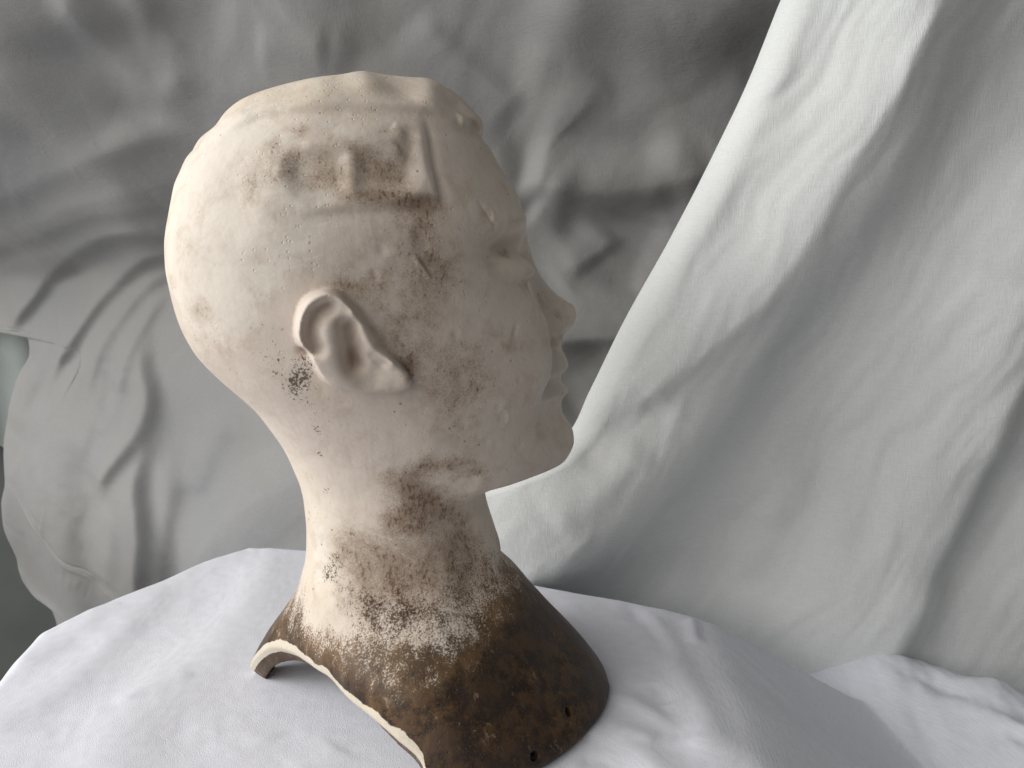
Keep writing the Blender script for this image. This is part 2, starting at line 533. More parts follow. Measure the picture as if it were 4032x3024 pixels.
# the lit heap of cloth beyond the slope
hump = catmull(np.array([(0.215, 0.165), (0.255, 0.150), (0.285, 0.132), (0.325, 0.105), (0.36, 0.06), (0.385, -0.02), (0.40, -0.12), (0.41, -0.3)]), 8)
dh, sg, tt = curve_dist(gx, gy, hump)
hz = -0.085 + 0.032 * sstep(0.02, 0.22, tt) - 0.62 * (np.sqrt(dh ** 2 + 0.014 ** 2) - 0.014) + 0.004 * fbm2(gx * 18, gy * 12)
kk = 0.006
S.H = np.maximum(S.H, hz) + kk * np.log1p(np.exp(-np.abs(S.H - hz) / kk)) * 0.6
f([(0.30, 0.12), (0.36, 0.06), (0.40, -0.03), (0.43, -0.12)], -9, 14, 10, uv=True)
f([(0.36, 0.11), (0.42, 0.05), (0.47, -0.04)], 9, 26, 16, uv=True)
f([(0.42, 0.12), (0.50, 0.05), (0.57, -0.06)], 14, 30, 30, uv=True)
f([(0.31, 0.03), (0.325, -0.05), (0.33, -0.14)], -4, 6, 6, uv=True)
f([(0.345, 0.05), (0.375, -0.03), (0.385, -0.12)], -5, 7, 6, uv=True)
# creases on the table top
f([(640, 2265), (500, 2450), (250, 2700), (-20, 2850)], 2.5, 16, 22, .2, .1, 0, 1)
f([(1040, 2160), (1000, 2300), (900, 2500), (700, 2680), (520, 2830), (420, 3000)], 4.0, 30, 26, .15, .1, .3, 1)
f([(440, 2350), (260, 2500), (0, 2630)], 2.0, 14, 18)
f([(760, 2660), (560, 2720), (430, 2800)], 1.2, 6, 8)
f([(2440, 2350), (2560, 2480), (2640, 2600)], -3.3, 6, 7, .3, .3)
f([(2700, 2420), (2720, 2520)], 3.0, 5, 6)
f([(2500, 2380), (2600, 2520), (2680, 2640), (2780, 2800), (2850, 3000)], 3.8, 12, 12)
f([(2350, 2700), (2500, 2740), (2680, 2830), (2800, 2950)], 3.0, 10, 8)
f([(2480, 2650), (2620, 2760), (2740, 2900)], -2.4, 7, 7)
f([(2560, 2650), (2650, 2740)], -2.2, 5, 6)
f([(2420, 2860), (2560, 2960), (2640, 3060)], 3.3, 12, 9)
f([(2150, 2330), (2200, 2420), (2300, 2500)], -2.2, 10, 12)
f([(2330, 2900), (2450, 2850), (2620, 2900)], 2.4, 9, 7)
f([(2300, 2980), (2420, 3000), (2560, 3080)], -2.2, 7, 8)
f([(2250, 2480), (2330, 2560), (2440, 2620)], 2.0, 8, 7)
f([(1350, 2900), (1250, 2960), (1150, 3050)], 1.6, 16, 12)
f([(700, 2880), (900, 2850), (1100, 2900)], 1.2, 16, 12)
Wx = gx + 0.02 * fbm2(gx * 9, gy * 9); Wy = gy + 0.02 * fbm2(gx * 9 + 20, gy * 9)
S.H += 0.0009 * fbm2(Wx * 6, Wy * 6, 1) + 0.00035 * fbm2(Wx * 22, Wy * 16, 2) + 0.0011 * np.abs(noise2(gx * 7 + 2, gy * 7)) * noise2((Wx + .6 * Wy) * 60, (Wy - .6 * Wx) * 14)
# the cloth dips slightly and presses flat under the bust
under = np.exp(-(((gx + 0.055) / 0.16) ** 2 + (gy / 0.15) ** 2) ** 2)
ZT = -0.003
Zt = S.H * (1 - 0.6 * under * (d < 0)) + ZT
tc = mesh_from_grid('table_cloth', np.stack([gx, gy, Zt], -1), M_TABLE)
tag(tc, 'creased white cotton cloth spread under the plaster bust', 'tablecloth')

# ================================================================== PLASTER BUST
YAW = math.radians(16.0)
PD = np.array([math.cos(YAW), math.sin(YAW), 0.0])      # where the face looks
QD = np.array([math.sin(YAW), -math.cos(YAW), 0.0])     # towards the near ear
ORG = on_plane([(1570, 2080)], (0, 1, 0), 0.0)[0]
ORG[2] = 0.0


def to_local(P):
    D = np.atleast_2d(P) - ORG
    return np.stack([D @ PD, D @ QD, D[:, 2]], 1)


def to_world(L):
    return ORG + L[:, :1] * PD + L[:, 1:2] * QD + L[:, 2:3] * np.array([0, 0, 1.0])


def sag(T, q=0.0):
    """photo pixels -> (p,z) on the plane at lateral offset q"""
    P = on_plane(T, QD, ORG @ QD + q)
    L = to_local(P)
    return L[:, [0, 2]]


BACK_T = np.array([[1437.0, 294.4], [1400.0, 301.8], [1359.0, 305.3], [1308.1, 315.8], [1220.3, 325.3], [1122.4, 346.8], [1042.5, 370.6], [973.3, 395.6], [909.2, 436.2], [858.4, 507.1], [798.2, 566.6], [748.8, 629.5], [715.5, 676.3], [689.4, 730.2], [677.4, 786.8], [665.6, 851.7], [654.8, 916.6], [651.3, 965.0], [655.5, 1053.4], [671.3, 1134.7], [691.5, 1215.1], [717.0, 1287.2], [745.8, 1342.8], [771.1, 1382.3], [811.8, 1428.9], [860.6, 1476.6], [933.3, 1540.5], [997.6, 1599.6], [1060.4, 1680.5], [1114.1, 1759.2], [1156.2, 1848.4], [1182.4, 1914.8], [1196.1, 1981.0], [1206.0, 2080.0], [1206.4, 2146.0], [1201, 2223], [1182, 2289], [1150, 2366]], float)
FRONT_T = np.array([[1437.0, 294.4], [1480.4, 311.0], [1542.2, 321.5], [1604.9, 327.8], [1667.0, 331.6], [1705.8, 347.6], [1751.1, 360.1], [1799.5, 392.4], [1835.9, 435.6], [1874.6, 476.9], [1881.2, 502.1], [1881.7, 515.8], [1885.7, 547.9], [1909.6, 581.7], [1936.8, 631.7], [1968.2, 689.1], [1991.7, 721.1], [2012.6, 756.4], [2030.5, 805.9], [2038.3, 849.8], [2060.7, 896.9], [2074.5, 941.9], [2088.1, 986.3], [2101.7, 1032.4], [2124.1, 1077.4], [2155.6, 1122.3], [2192.9, 1160.1], [2230.8, 1186.3], [2255.1, 1202.2], [2265.9, 1224.4], [2267.0, 1242.8], [2260.2, 1267.7], [2244.2, 1290.4], [2226.3, 1309.4], [2216.4, 1332.6], [2202.4, 1356.4], [2214.6, 1387.6], [2226.2, 1413.7], [2229.8, 1435.0], [2220.5, 1450.7], [2201.5, 1469.7], [2199.6, 1486.1], [2203.6, 1496.1], [2218.6, 1515.1], [2230.7, 1534.3], [2219.0, 1547.1], [2211.4, 1566.3], [2214.8, 1597.4], [2217.1, 1618.1], [2226.6, 1646.3], [2244.6, 1672.7], [2253.6, 1702.8], [2255.7, 1731.8], [2247.2, 1760.8], [2234.5, 1783.2], [2214, 1806], [2170, 1816], [2100, 1830], [2027, 1850], [1960, 1872], [1912, 1893], [1903, 1915], [1907, 1945], [1922, 2000], [1938, 2050], [1958, 2140]], float)
# face with nose and lips taken away
_off = pchip([880, 930, 960, 1030, 1100, 1180, 1245, 1300, 1340, 1400, 1480, 1560, 1620, 1690], [0, 8, 18, 42, 75, 125, 150, 110, 72, 62, 38, 38, 8, 0])
_ft = FRONT_T[(FRONT_T[:, 1] > 880) & (FRONT_T[:, 1] < 1690)]
BASE_T = np.stack([_ft[:, 0] - _off(_ft[:, 1]), _ft[:, 1]], 1)
bk = sag(BACK_T); fr = sag(FRONT_T); bs = sag(BASE_T)
ZTOP = max(bk[:, 1].max(), fr[:, 1].max()) + 0.0003
# base of the shoulder plate below the traced neck (p, z)
BACK_LOW = [[-0.079, 0.048], [-0.098, 0.026], [-0.109, 0.008], [-0.112, 0.0], [-0.113, -0.03]]
FRONT_LOW = [[0.064, 0.088], [0.077, 0.07], [0.099, 0.042], [0.124, 0.014], [0.132, 0.0], [0.135, -0.03]]
pb = pchip(np.r_[bk[:, 1], [r[1] for r in BACK_LOW]], np.r_[bk[:, 0], [r[0] for r in BACK_LOW]])
fz = np.r_[fr[:, 1], [r[1] for r in FRONT_LOW]]; fp = np.r_[fr[:, 0], [r[0] for r in FRONT_LOW]]
pf_full = pchip(fz, fp)
# base profile: traced face replaced between brow and chin
lo, hi = bs[:, 1].min(), bs[:, 1].max()
m = (fz < lo - 1e-4) | (fz > hi + 1e-4)
pf_base = pchip(np.r_[fz[m], bs[:, 1]], np.r_[fp[m], bs[:, 0]])
WID = np.array([r for r in [[-0.03, 0.125], [0, 0.118], [0.015, 0.114], [0.03, 0.106], [0.045, 0.095], [0.06, 0.073], [0.075, 0.0605], [0.09, 0.0535], [0.105, 0.0505], [0.13, 0.0505], [0.15, 0.054], [0.17, 0.059], [0.19, 0.065], [0.21, 0.07], [0.23, 0.0735], [0.25, 0.0755], [0.28, 0.0755], [0.305, 0.071], [0.33, 0.062], [0.35, 0.05], [0.362, 0.04], [0.37, 0.029], [0.375, 0.018], [0.378, 0.006], [0.4, 0.002]] if r[0] < 0.315] + [(ZTOP - a_, b_) for a_, b_ in ((0.040, 0.0625), (0.030, 0.0560), (0.020, 0.0475), (0.012, 0.0380), (0.007, 0.0295), (0.0035, 0.0210), (0.0012, 0.0125), (0.0003, 0.006), (0.0, 0.002))])
wz = pchip(WID[:, 0], WID[:, 1])
FRAC = pchip([0.0, 0.06, 0.10, 0.15, 0.20, 0.30, 0.36, 0.38], [0.48, 0.48, 0.50, 0.42, 0.43, 0.46, 0.47, 0.47])
NARROW = pchip([0.0, 0.10, 0.125, 0.15, 0.17, 0.20, 0.23, 0.27, 0.31, 0.38], [0, 0, 0.25, 0.50, 0.46, 0.30, 0.16, 0.08, 0.0, 0.0])
EXPN = pchip([0.0, 0.05, 0.10, 0.15, 0.22, 0.30, 0.38], [2.25, 2.1, 2.05, 2.1, 2.25, 2.25, 2.1])
# tables for fast lookup
ZG = np.linspace(-0.05, ZTOP + 0.02, 1600)


def table(fn):
    vals = fn(ZG)
    return lambda z: np.interp(z, ZG, vals)


def smooth_tab(v, sig):
    dz = ZG[1] - ZG[0]; n_ = int(3 * sig / dz)
    kr = np.exp(-(np.arange(-n_, n_ + 1) * dz / sig) ** 2); kr /= kr.sum()
    return np.convolve(np.pad(v, n_, 'edge'), kr, 'valid')


_v = pf_base(ZG)
_s = smooth_tab(_v, 0.011)
_s = np.minimum(_s, smooth_tab(_v, 0.004) + 0.002)
_t = sstep(0.150, 0.168, ZG) * sstep(0.318, 0.300, ZG)
_v = _v * (1 - _t) + _s * _t
t_pb, t_pff = table(pb), table(pf_full)
_w = wz(ZG); _ws = smooth_tab(_w, 0.007); _t = sstep(0.30, 0.27, ZG)
_w = _w * (1 - _t) + _ws * _t
t_w = lambda z: np.interp(z, ZG, _w)
t_pf = lambda z: np.interp(z, ZG, _v)
def stable(fn, sig):
    v = smooth_tab(fn(ZG), sig)
    return lambda z: np.interp(z, ZG, v)


t_fr, t_na, t_ex = stable(FRAC, 0.012), stable(NARROW, 0.010), stable(EXPN, 0.012)

_c = t_pb(ZG) + (t_pf(ZG) - t_pb(ZG)) * t_fr(ZG)
_c1 = smooth_tab(_c, 0.022)
_t = sstep(0.05, 0.08, ZG) * sstep(0.27, 0.22, ZG)
_c = _c * (1 - _t) + _c1 * _t
t_c = lambda z: np.interp(z, ZG, _c)

zT = lambda y, x=2150: sag([(x, y)])[0, 1]         # height of a photo row on the face profile


def gq(q, z, q0, z0, sq, sz):
    return np.exp(-((np.abs(q) - q0) / sq) ** 2 - ((z - z0) / sz) ** 2)


def gq2(q, z, q0, z0, si, so, sz):
    """as gq, with its own width towards the middle (si) and outwards (so)"""
    a = np.abs(q) - q0
    return np.exp(-(a / np.where(a < 0, si, so)) ** 2 - ((z - z0) / sz) ** 2)


NZ0, NZ1 = zT(1345, 2215), zT(900, 2073)


def face_relief(q, z):
    """forward displacement of the face: nose, lips, eyes, cheeks"""
    delta = t_pff(z) - t_pf(z)
    # nose
    s = np.clip((z - zT(1310, 2227)) / (zT(960, 2085) - zT(1310, 2227)), 0, 1)       # 0 at base, 1 at root
    wn = 0.0105 - 0.0035 * np.sin(np.pi * np.clip(s * 1.1, 0, 1)) ** 1 + 0.003 * s ** 2
    nose = np.exp(-(np.abs(q) / wn) ** 2.3)
    mouth = np.exp(-(np.abs(q) / 0.025) ** 2.4)
    sel = sstep(zT(1350, 2215), zT(1325, 2218), z)
    brow = np.exp(-(q / 0.035) ** 2)
    up_ = sstep(0.272, 0.284, z)
    N = delta * ((nose * (1 - up_) + brow * up_) * sel + mouth * (1 - sel))
    N += 0.0085 * gq(q, z, 0.0115, zT(1262, 2200), 0.0055, 0.0065)      # wings of the nose
    N -= 0.0030 * gq(q, z, 0.0055, zT(1312, 2215), 0.0032, 0.003)       # nostrils
    N -= 0.0028 * gq(q, z, 0.0185, zT(1290, 2180), 0.0035, 0.008)       # crease beside the wing
    # eye sockets, lids, brows
    N -= 0.0150 * gq2(q, z, 0.042, 0.2795, 0.018, 0.0145, 0.0085)
    N -= 0.0060 * gq(q, z, 0.016, 0.272, 0.008, 0.011)
    N += 0.0075 * gq(q, z, 0.037, 0.2655, 0.0135, 0.0070)
    N += 0.0018 * gq(q, z, 0.040, 0.2712, 0.0120, 0.0014)
    N -= 0.0022 * gq(q, z, 0.040, 0.2738, 0.0140, 0.0016)
    N -= 0.0030 * gq(q, z, 0.052, 0.2700, 0.0050, 0.0060)
    N -= 0.0018 * gq(q, z, 0.036, 0.2580, 0.0130, 0.0030)
    N += 0.0065 * gq(q, z, 0.044, 0.2930, 0.016, 0.0070)
    # cheeks, and the hollow between cheek and mouth
    N += 0.0125 * gq2(q, z, 0.041, 0.2140, 0.0090, 0.020, 0.031)
    N += 0.0030 * gq2(q, z, 0.039, 0.2380, 0.0110, 0.020, 0.014)
    N -= 0.0090 * gq(q, z, 0.0235, 0.2100, 0.0085, 0.026)
    N -= 0.0030 * gq(q, z, 0.025, 0.1965, 0.006, 0.006)
    N -= 0.0020 * gq(q, z, 0.012, zT(1600, 2200), 0.018, 0.006)
    return N


TWIST = math.radians(22.0)


def untwist(P):
    """the shoulders face a little more towards the viewer than the head"""
    t = TWIST * sstep(0.13, 0.045, P[:, 2])
    c, s = np.cos(t), np.sin(t)
    return c * P[:, 0] + s * P[:, 1], -s * P[:, 0] + c * P[:, 1]


PL_A = np.arange(0, 181, 3.0)
PL_K = pchip([0, 10, 22, 40, 60, 75, 95, 113, 130, 150, 165, 180], [1.02, 1.0, 0.965, 0.95, 0.95, 0.9, 0.735, 0.63, 0.64, 0.75, 0.89, 0.93])(PL_A)


def body(P):
    z = P[:, 2]
    p, q = untwist(P)
    zc = np.minimum(z, ZTOP)
    b, fr_, w = t_pb(zc), t_pf(zc), t_w(zc)
    c = t_c(zc)
    dp = p - c
    m = (dp > 0.02) & (zc > 0.105) & (zc < 0.345) & (np.abs(q) < 0.085)
    if m.any():
        zm = zc[m]; dm = dp[m]
        N = face_relief(q[m], zm) * sstep(0.105, 0.13, zm) * sstep(0.345, 0.31, zm)
        dp[m] = dm - N * sstep(0.02, 0.06, dm)
    a = np.where(dp > 0, fr_ - c, c - b)
    a = np.maximum(a, 0.0015); w = np.maximum(w, 0.0015)
    u = np.clip(dp / a, 0, 1.2)
    we = w * (1 - t_na(zc) * u * u * 0.9)
    e = t_ex(zc)
    rho = ((np.abs(dp) / a) ** e + (np.abs(q) / we) ** e) ** (1 / e)
    m = zc < 0.085
    if m.any():          # shoulders cut back under the ears, wide bib in front
        kf = np.interp(np.degrees(np.arctan2(np.abs(q[m]), p[m])), PL_A, PL_K)
        rho[m] /= 1 + (kf - 1) * sstep(0.085, 0.02, zc[m])
    over = np.maximum(z - ZTOP, 0)
    return rho - 1 + over / 0.002


def grad_of(fn, P, h=0.0006, **kw):
    G = np.zeros_like(P)
    for k in range(3):
        D = np.zeros(3); D[k] = h
        G[:, k] = (fn(P + D, **kw) - fn(P - D, **kw)) / (2 * h)
    return G


def gnorm(P, f, h=0.0012):
    s = 0
    for k in range(3):
        D = np.zeros(3); D[k] = h
        s = s + (body(P + D) - f) ** 2
    return np.clip(np.sqrt(s) / h, 5.0, 400.0)


# crown as a smoothed height field (horizontal sections say little about a flat top)
_HP = np.arange(-0.13, 0.131, 0.002); _HQ = np.arange(-0.10, 0.101, 0.002)
_gp, _gq = np.meshgrid(_HP, _HQ, indexing='ij')
_zs = np.full(_gp.shape, ZTOP - 0.075)
for _z in np.arange(ZTOP - 0.075, ZTOP + 0.0001, 0.0005):
    _in = body(np.stack([_gp.ravel(), _gq.ravel(), np.full(_gp.size, _z)], 1)).reshape(_gp.shape) < 0
    _zs = np.where(_in, _z, _zs)
_kr = np.exp(-(np.arange(-6, 7) * 0.002 / 0.0045) ** 2); _kr /= _kr.sum()
for _ax in (0, 1):
    _zs = np.apply_along_axis(lambda v: np.convolve(np.pad(v, 6, 'edge'), _kr, 'valid'), _ax, _zs)
_zp, _zq = np.gradient(_zs, 0.002)
_zn = np.sqrt(1 + _zp ** 2 + _zq ** 2)


def bilin(A, p, q):
    u = np.clip((p - _HP[0]) / 0.002, 0, len(_HP) - 1.001); v = np.clip((q - _HQ[0]) / 0.002, 0, len(_HQ) - 1.001)
    i = u.astype(int); j = v.astype(int); u = u - i; v = v - j
    return (A[i, j] * (1 - u) + A[i + 1, j] * u) * (1 - v) + (A[i, j + 1] * (1 - u) + A[i + 1, j + 1] * u) * v


def nbody(P, g=None):
    """body, made metric"""
    f = body(P)
    f = np.clip(f / (gnorm(P, f) if g is None else g), -0.03, 0.03)
    m = P[:, 2] > ZTOP - 0.030
    if m.any():
        p, q, z = P[m].T
        fv = (z - bilin(_zs, p, q)) / bilin(_zn, p, q)
        t = sstep(ZTOP - 0.030, ZTOP - 0.018, z)
        f[m] = f[m] * (1 - t) + np.clip(fv, -0.03, 0.03) * t
    return f


def surf(T):
    """photo pixels -> local points on the plain body surface (ray march)"""
    r = ray(T); r /= np.linalg.norm(r, axis=1)[:, None]
    t = np.full(len(r), 0.30)
    for _ in range(60):
        L = to_local(CAM + r * t[:, None])
        f = nbody(L)
        t = t + np.clip(f, -0.006, 0.02) * 0.8
    return to_local(CAM + r * t[:, None])


def seg_d3(P, pts):
    best = np.full(len(P), 1e9); tt = np.zeros(len(P)); n_ = len(pts) - 1
    for i in range(len(pts) - 1):
        a = pts[i]; d = pts[i + 1] - a; ll = d @ d + 1e-18
        t = np.clip(((P - a) @ d) / ll, 0, 1)
        e = P - a - t[:, None] * d
        d2 = np.einsum('ij,ij->i', e, e)
        tt = np.where(d2 < best, (i + t) / n_, tt)
        best = np.minimum(best, d2)
    return np.sqrt(best), tt


STROKES = []


def stroke(T, amp, sig):
    """ridge (+) or groove (-) in mm along photo pixels traced on the surface"""
    pts = surf(np.array(T, float))
    if len(pts) > 2:
        pts = catmull(pts, 4)
    if len(pts) == 1:
        pts = np.vstack([pts, pts + 1e-5])
    STROKES.append((pts, amp / 1000, sig / 1000, pts.min(0) - 3 * sig / 1000, pts.max(0) + 3 * sig / 1000))


# crown: bumps, cap ridge running down the brow, back ledges
stroke([(1425, 310), (1440, 345)], 2.4, 8)
stroke([(1676, 325), (1692, 370), (1668, 430)], 2.4, 7)
stroke([(1760, 390), (1830, 460), (1880, 520)], -1.6, 8)
stroke([(1895, 500), (1850, 480), (1800, 470)], 1.5, 4)
stroke([(735, 640), (760, 600), (840, 520)], 1.2, 6)
stroke([(1560, 335), (1590, 370)], -1.2, 9)
stroke([(1250, 340), (1260, 390)], 0.9, 12)
stroke([(1120, 372)], -0.8, 12)
stroke([(860, 560), (960, 480)], 1.0, 6)
stroke([(1150, 640), (1090, 760), (1000, 880)], 0.9, 10)
stroke([(930, 700), (900, 860)], -0.8, 12)
stroke([(880, 1080), (1000, 1050)], -0.7, 14)
# plaque edges: ridge on the right and below
stroke([(1655, 450), (1676, 540), (1684, 620), (1700, 690), (1706, 735), (1730, 775)], 1.1, 2.4)
stroke([(1675, 470), (1700, 580), (1718, 680), (1745, 770), (1755, 800)], -1.2, 3.0)
stroke([(1725, 775), (1640, 795), (1560, 808), (1470, 812), (1390, 812), (1300, 822), (1220, 826), (1160, 815)], 1.4, 2.2)
stroke([(1720, 800), (1640, 815), (1560, 832), (1400, 838), (1280, 846), (1180, 850)], -1.2, 5)
stroke([(1385, 590), (1375, 660), (1380, 740), (1410, 790)], 0.2, 3.0)
stroke([(1180, 580), (1280, 570), (1380, 585)], 0.9, 4)
stroke([(1560, 590), (1600, 560), (1612, 515)], -1.5, 4.5)
stroke([(1540, 500), (1570, 520), (1560, 570)], 1.0, 4)
stroke([(1310, 500)], -1.0, 12)
# temple dent, scars and chips
stroke([(1660, 900), (1652, 950), (1668, 1010)], -1.3, 4)
stroke([(1640, 1020), (1690, 1090)], 0.9, 1.6)
stroke([(1655, 1018), (1700, 1085)], -0.7, 1.4)
stroke([(1890, 800), (1950, 900)], -0.6, 1.3)
stroke([(1920, 850)], -0.8, 4)
stroke([(1905, 830), (1925, 815), (1945, 840), (1940, 875), (1915, 880)], 0.35, 1.3)
stroke([(1935, 930)], -0.8, 3.6)
stroke([(1980, 1645)], -0.8, 3.6)
stroke([(1962, 1625), (1985, 1612), (2003, 1640), (1992, 1672), (1965, 1668)], 0.35, 1.2)
stroke([(1962, 1600)], -0.7, 2.2)
stroke([(2034, 1290), (2026, 1315)], -0.9, 1.7)
stroke([(1985, 1350), (2010, 1365)], -0.5, 1.6)
stroke([(2060, 1370)], -0.5, 1.6)
stroke([(2045, 1500)], -0.5, 2.0)
stroke([(1800, 1660), (1830, 1672)], -0.5, 2.0)
stroke([(1880, 1720)], -0.5, 2.0)
stroke([(1505, 985)], -0.7, 2.6)
stroke([(1480, 1090), (1474, 1075)], -0.8, 1.6)
stroke([(1795, 1318)], -0.9, 2.2)
stroke([(2035, 1762), (2050, 1755)], -0.6, 1.6)
stroke([(1915, 1740)], -0.4, 2.4)
stroke([(1955, 1750)], -0.4, 2.4)
stroke([(900, 1430), (800, 1300)], -0.6, 14)
# jaw line and sinew of the neck
stroke([(2120, 1835), (1960, 1860), (1820, 1830), (1700, 1740), (1640, 1620)], 1.6, 12)
stroke([(1880, 1930), (1760, 1900), (1640, 1830)], -1.6, 14)
stroke([(1500, 1900), (1640, 2100), (1760, 2260), (1840, 2420)], 1.8, 16)
stroke([(1830, 2000), (1870, 2200), (1900, 2360)], -1.4, 16)
stroke([(1850, 2300), (1890, 2440)], -2.0, 14)

# ---- ear relief, drawn on a plane beside the head
QE = 0.080
ear2 = lambda T: sag(T, QE)
EAR_OUT = catmull(ear2([(1158, 1303), (1165, 1250), (1180, 1205), (1208, 1168), (1252, 1146), (1300, 1139), (1345, 1150), (1388, 1180), (1420, 1215), (1462, 1268),
                        (1505, 1325), (1545, 1385), (1585, 1430), (1618, 1470), (1634, 1515), (1615, 1545), (1570, 1558), (1500, 1562), (1420, 1560), (1340, 1546),
                        (1285, 1520), (1250, 1480), (1226, 1435), (1205, 1395), (1180, 1372), (1163, 1340), (1158, 1303)]), 4)[:-1]
EAR_C = ear2([(1390, 1360)])[0]
EAR_R = 0.055
ear_pts = dict(
    helix=catmull(ear2([(1205, 1382), (1182, 1340), (1178, 1290), (1192, 1235), (1222, 1190), (1266, 1166), (1310, 1164), (1350, 1180), (1395, 1222), (1440, 1280), (1480, 1330)]), 4),
    scapha=catmull(ear2([(1290, 1205), (1250, 1232), (1228, 1275), (1226, 1320), (1245, 1372)]), 4),
    anti=catmull(ear2([(1330, 1230), (1300, 1290), (1285, 1350), (1295, 1410), (1330, 1470), (1380, 1520)]), 4),
    concha=catmull(ear2([(1372, 1290), (1378, 1340), (1388, 1390), (1400, 1440)]), 4),
    concha2=catmull(ear2([(1395, 1420), (1430, 1470), (1470, 1480)]), 4),
    crus=catmull(ear2([(1385, 1240), (1412, 1300), (1450, 1350), (1490, 1395), (1540, 1425)]), 4),
    tragus=catmull(ear2([(1560, 1425), (1590, 1470), (1600, 1510)]), 4),
    notch=catmull(ear2([(1470, 1405), (1510, 1435)]), 4),
    lobe=catmull(ear2([(1330, 1520), (1420, 1535), (1520, 1535)]), 4),
    chip=ear2([(1196, 1392), (1212, 1402)]),
)


def ear_relief(p, z):
    d, sg, t = None, None, None
    B = np.zeros(len(p))
    m = np.hypot(p - EAR_C[0], z - EAR_C[1]) < EAR_R
    if not m.any():
        return B
    x, y = p[m], z[m]
    sd = -poly_sdf(x, y, EAR_OUT)
    ax = (EAR_OUT[:, 0].min(), EAR_OUT[:, 0].max())
    fx = np.clip((x - ax[0]) / (ax[1] - ax[0]), 0, 1)
    # stands well off the skull behind, melts into the cheek in front
    plate = 0.0092 - 0.0040 * sstep(0.10, 0.80, fx) + 0.0015 * sstep(EAR_C[1], EAR_C[1] - 0.02, y) * sstep(.3, .8, fx)
    soft = 0.0020 + 0.0060 * sstep(0.25, 0.75, fx) * sstep(EAR_C[1] - 0.016, EAR_C[1] + 0.004, y)
    h = plate * sstep(-0.0006, 1, 0 * x + 0) + plate * sstep(-0.2, 1.0, sd / soft) * (sd > -0.2 * soft)
    inside = sstep(0.0, 0.004, sd)

    def st(name, amp, sig):
        dd, _, _ = curve_dist(x, y, ear_pts[name])
        return amp * np.exp(-(dd / sig) ** 2)
    r = st('helix', 0.0022, 0.0025) + st('scapha', -0.0070, 0.0038) + st('anti', 0.0008, 0.0060)
    r += st('concha', -0.0105, 0.0042) + st('concha2', -0.0034, 0.0055) + st('crus', 0.0028, 0.0030)
    r += st('tragus', 0.0016, 0.0045) + st('notch', -0.0024, 0.0026) + st('lobe', 0.0010, 0.0060)
    h = h + r * inside
    h += st('chip', -0.0035, 0.0022)
    B[m] = h
    return B


# ---- raised plaque on the temple
PLQ = surf(np.array([(1655, 440), (1690, 640), (1728, 775), (1560, 808), (1390, 815), (1250, 825), (1120, 815), (1000, 640), (1100, 450), (1400, 435)], float))[:, [0, 2]]
DIMPLES = [(catmull(surf(np.array(t, float))[:, [0, 2]], 3), dep) for t, dep in (
    ([(1150, 600), (1260, 575), (1376, 595), (1370, 755), (1280, 795), (1170, 775), (1115, 690), (1150, 600)], 0.0025),
    ([(1392, 590), (1480, 578), (1560, 600), (1625, 570), (1650, 640), (1650, 720), (1590, 765), (1480, 775), (1398, 735), (1392, 590)], 0.0030))]
PLQ_L = PLQ[6, 0] - 0.004
PLQ_U = PLQ[0, 1] + 0.004
# cap line: the crown above it stands proud
cap_pts = surf(np.array([(668, 800), (714, 680), (765, 600), (860, 528), (1007, 470), (1170, 442), (1414, 430), (1640, 434), (1764, 450), (1840, 500), (1893, 530)], float))[:, [0, 2]]
cap_c = catmull(np.vstack([cap_pts, cap_pts[-1] + [0.03, -0.012]]), 4)


def cap_e(p, z):
    """distance above the cap line (positive on the crown side), and fade at the back"""
    d_, s_, t_ = curve_dist(p, z, cap_c)
    return d_ * s_, sstep(0.02, 0.22, t_)


def relief(P):
    p, q, z = P.T
    B = np.zeros(len(P))
    near = sstep(0.030, 0.050, np.abs(q))
    B += ear_relief(p, z) * near
    # plaque
    m = (q > 0.0) & (z > 0.26)
    if m.any():
        d = -poly_sdf(p[m], z[m], PLQ)
        B[m] += 0.0019 * sstep(-0.001, 0.0034, d) * sstep(0.02, 0.04, q[m]) * sstep(PLQ_L, PLQ_L + 0.045, p[m]) * sstep(PLQ_U, PLQ_U - 0.022, z[m])
    for DP, dep in DIMPLES:
        m = (q > 0.03) & (p > DP[:, 0].min() - 0.01) & (p < DP[:, 0].max() + 0.01) & (z > DP[:, 1].min() - 0.01) & (z < DP[:, 1].max() + 0.01)
        if m.any():
            d = -poly_sdf(p[m], z[m], DP)
            B[m] -= dep * sstep(-0.0030, 0.0080, d)
    m = z > 0.28
    if m.any():
        e, fd = cap_e(p[m], z[m] + 0.0010 * np.sin(p[m] * 62 + 1))
        B[m] += fd * (0.0016 * sstep(-0.002, 0.0044, e) * sstep(0.045, 0.015, e) - 0.0004 * np.exp(-((e + 0.0025) / 0.003) ** 2)
                      - 0.0007 * np.exp(-((e - 0.010) / 0.004) ** 2) * sstep(0.02, 0.04, np.abs(q[m])))
    for pts, amp, sig, lo_, hi_ in STROKES:
        m = np.all((P > lo_) & (P < hi_), axis=1)
        if m.any():
            dd, t = seg_d3(P[m], pts)
            tp = sstep(-0.05, 0.22, t) * sstep(-0.05, 0.22, 1 - t) if len(pts) > 2 else 1.0
            B[m] += amp * np.exp(-(dd / sig) ** 2) * tp
    return B


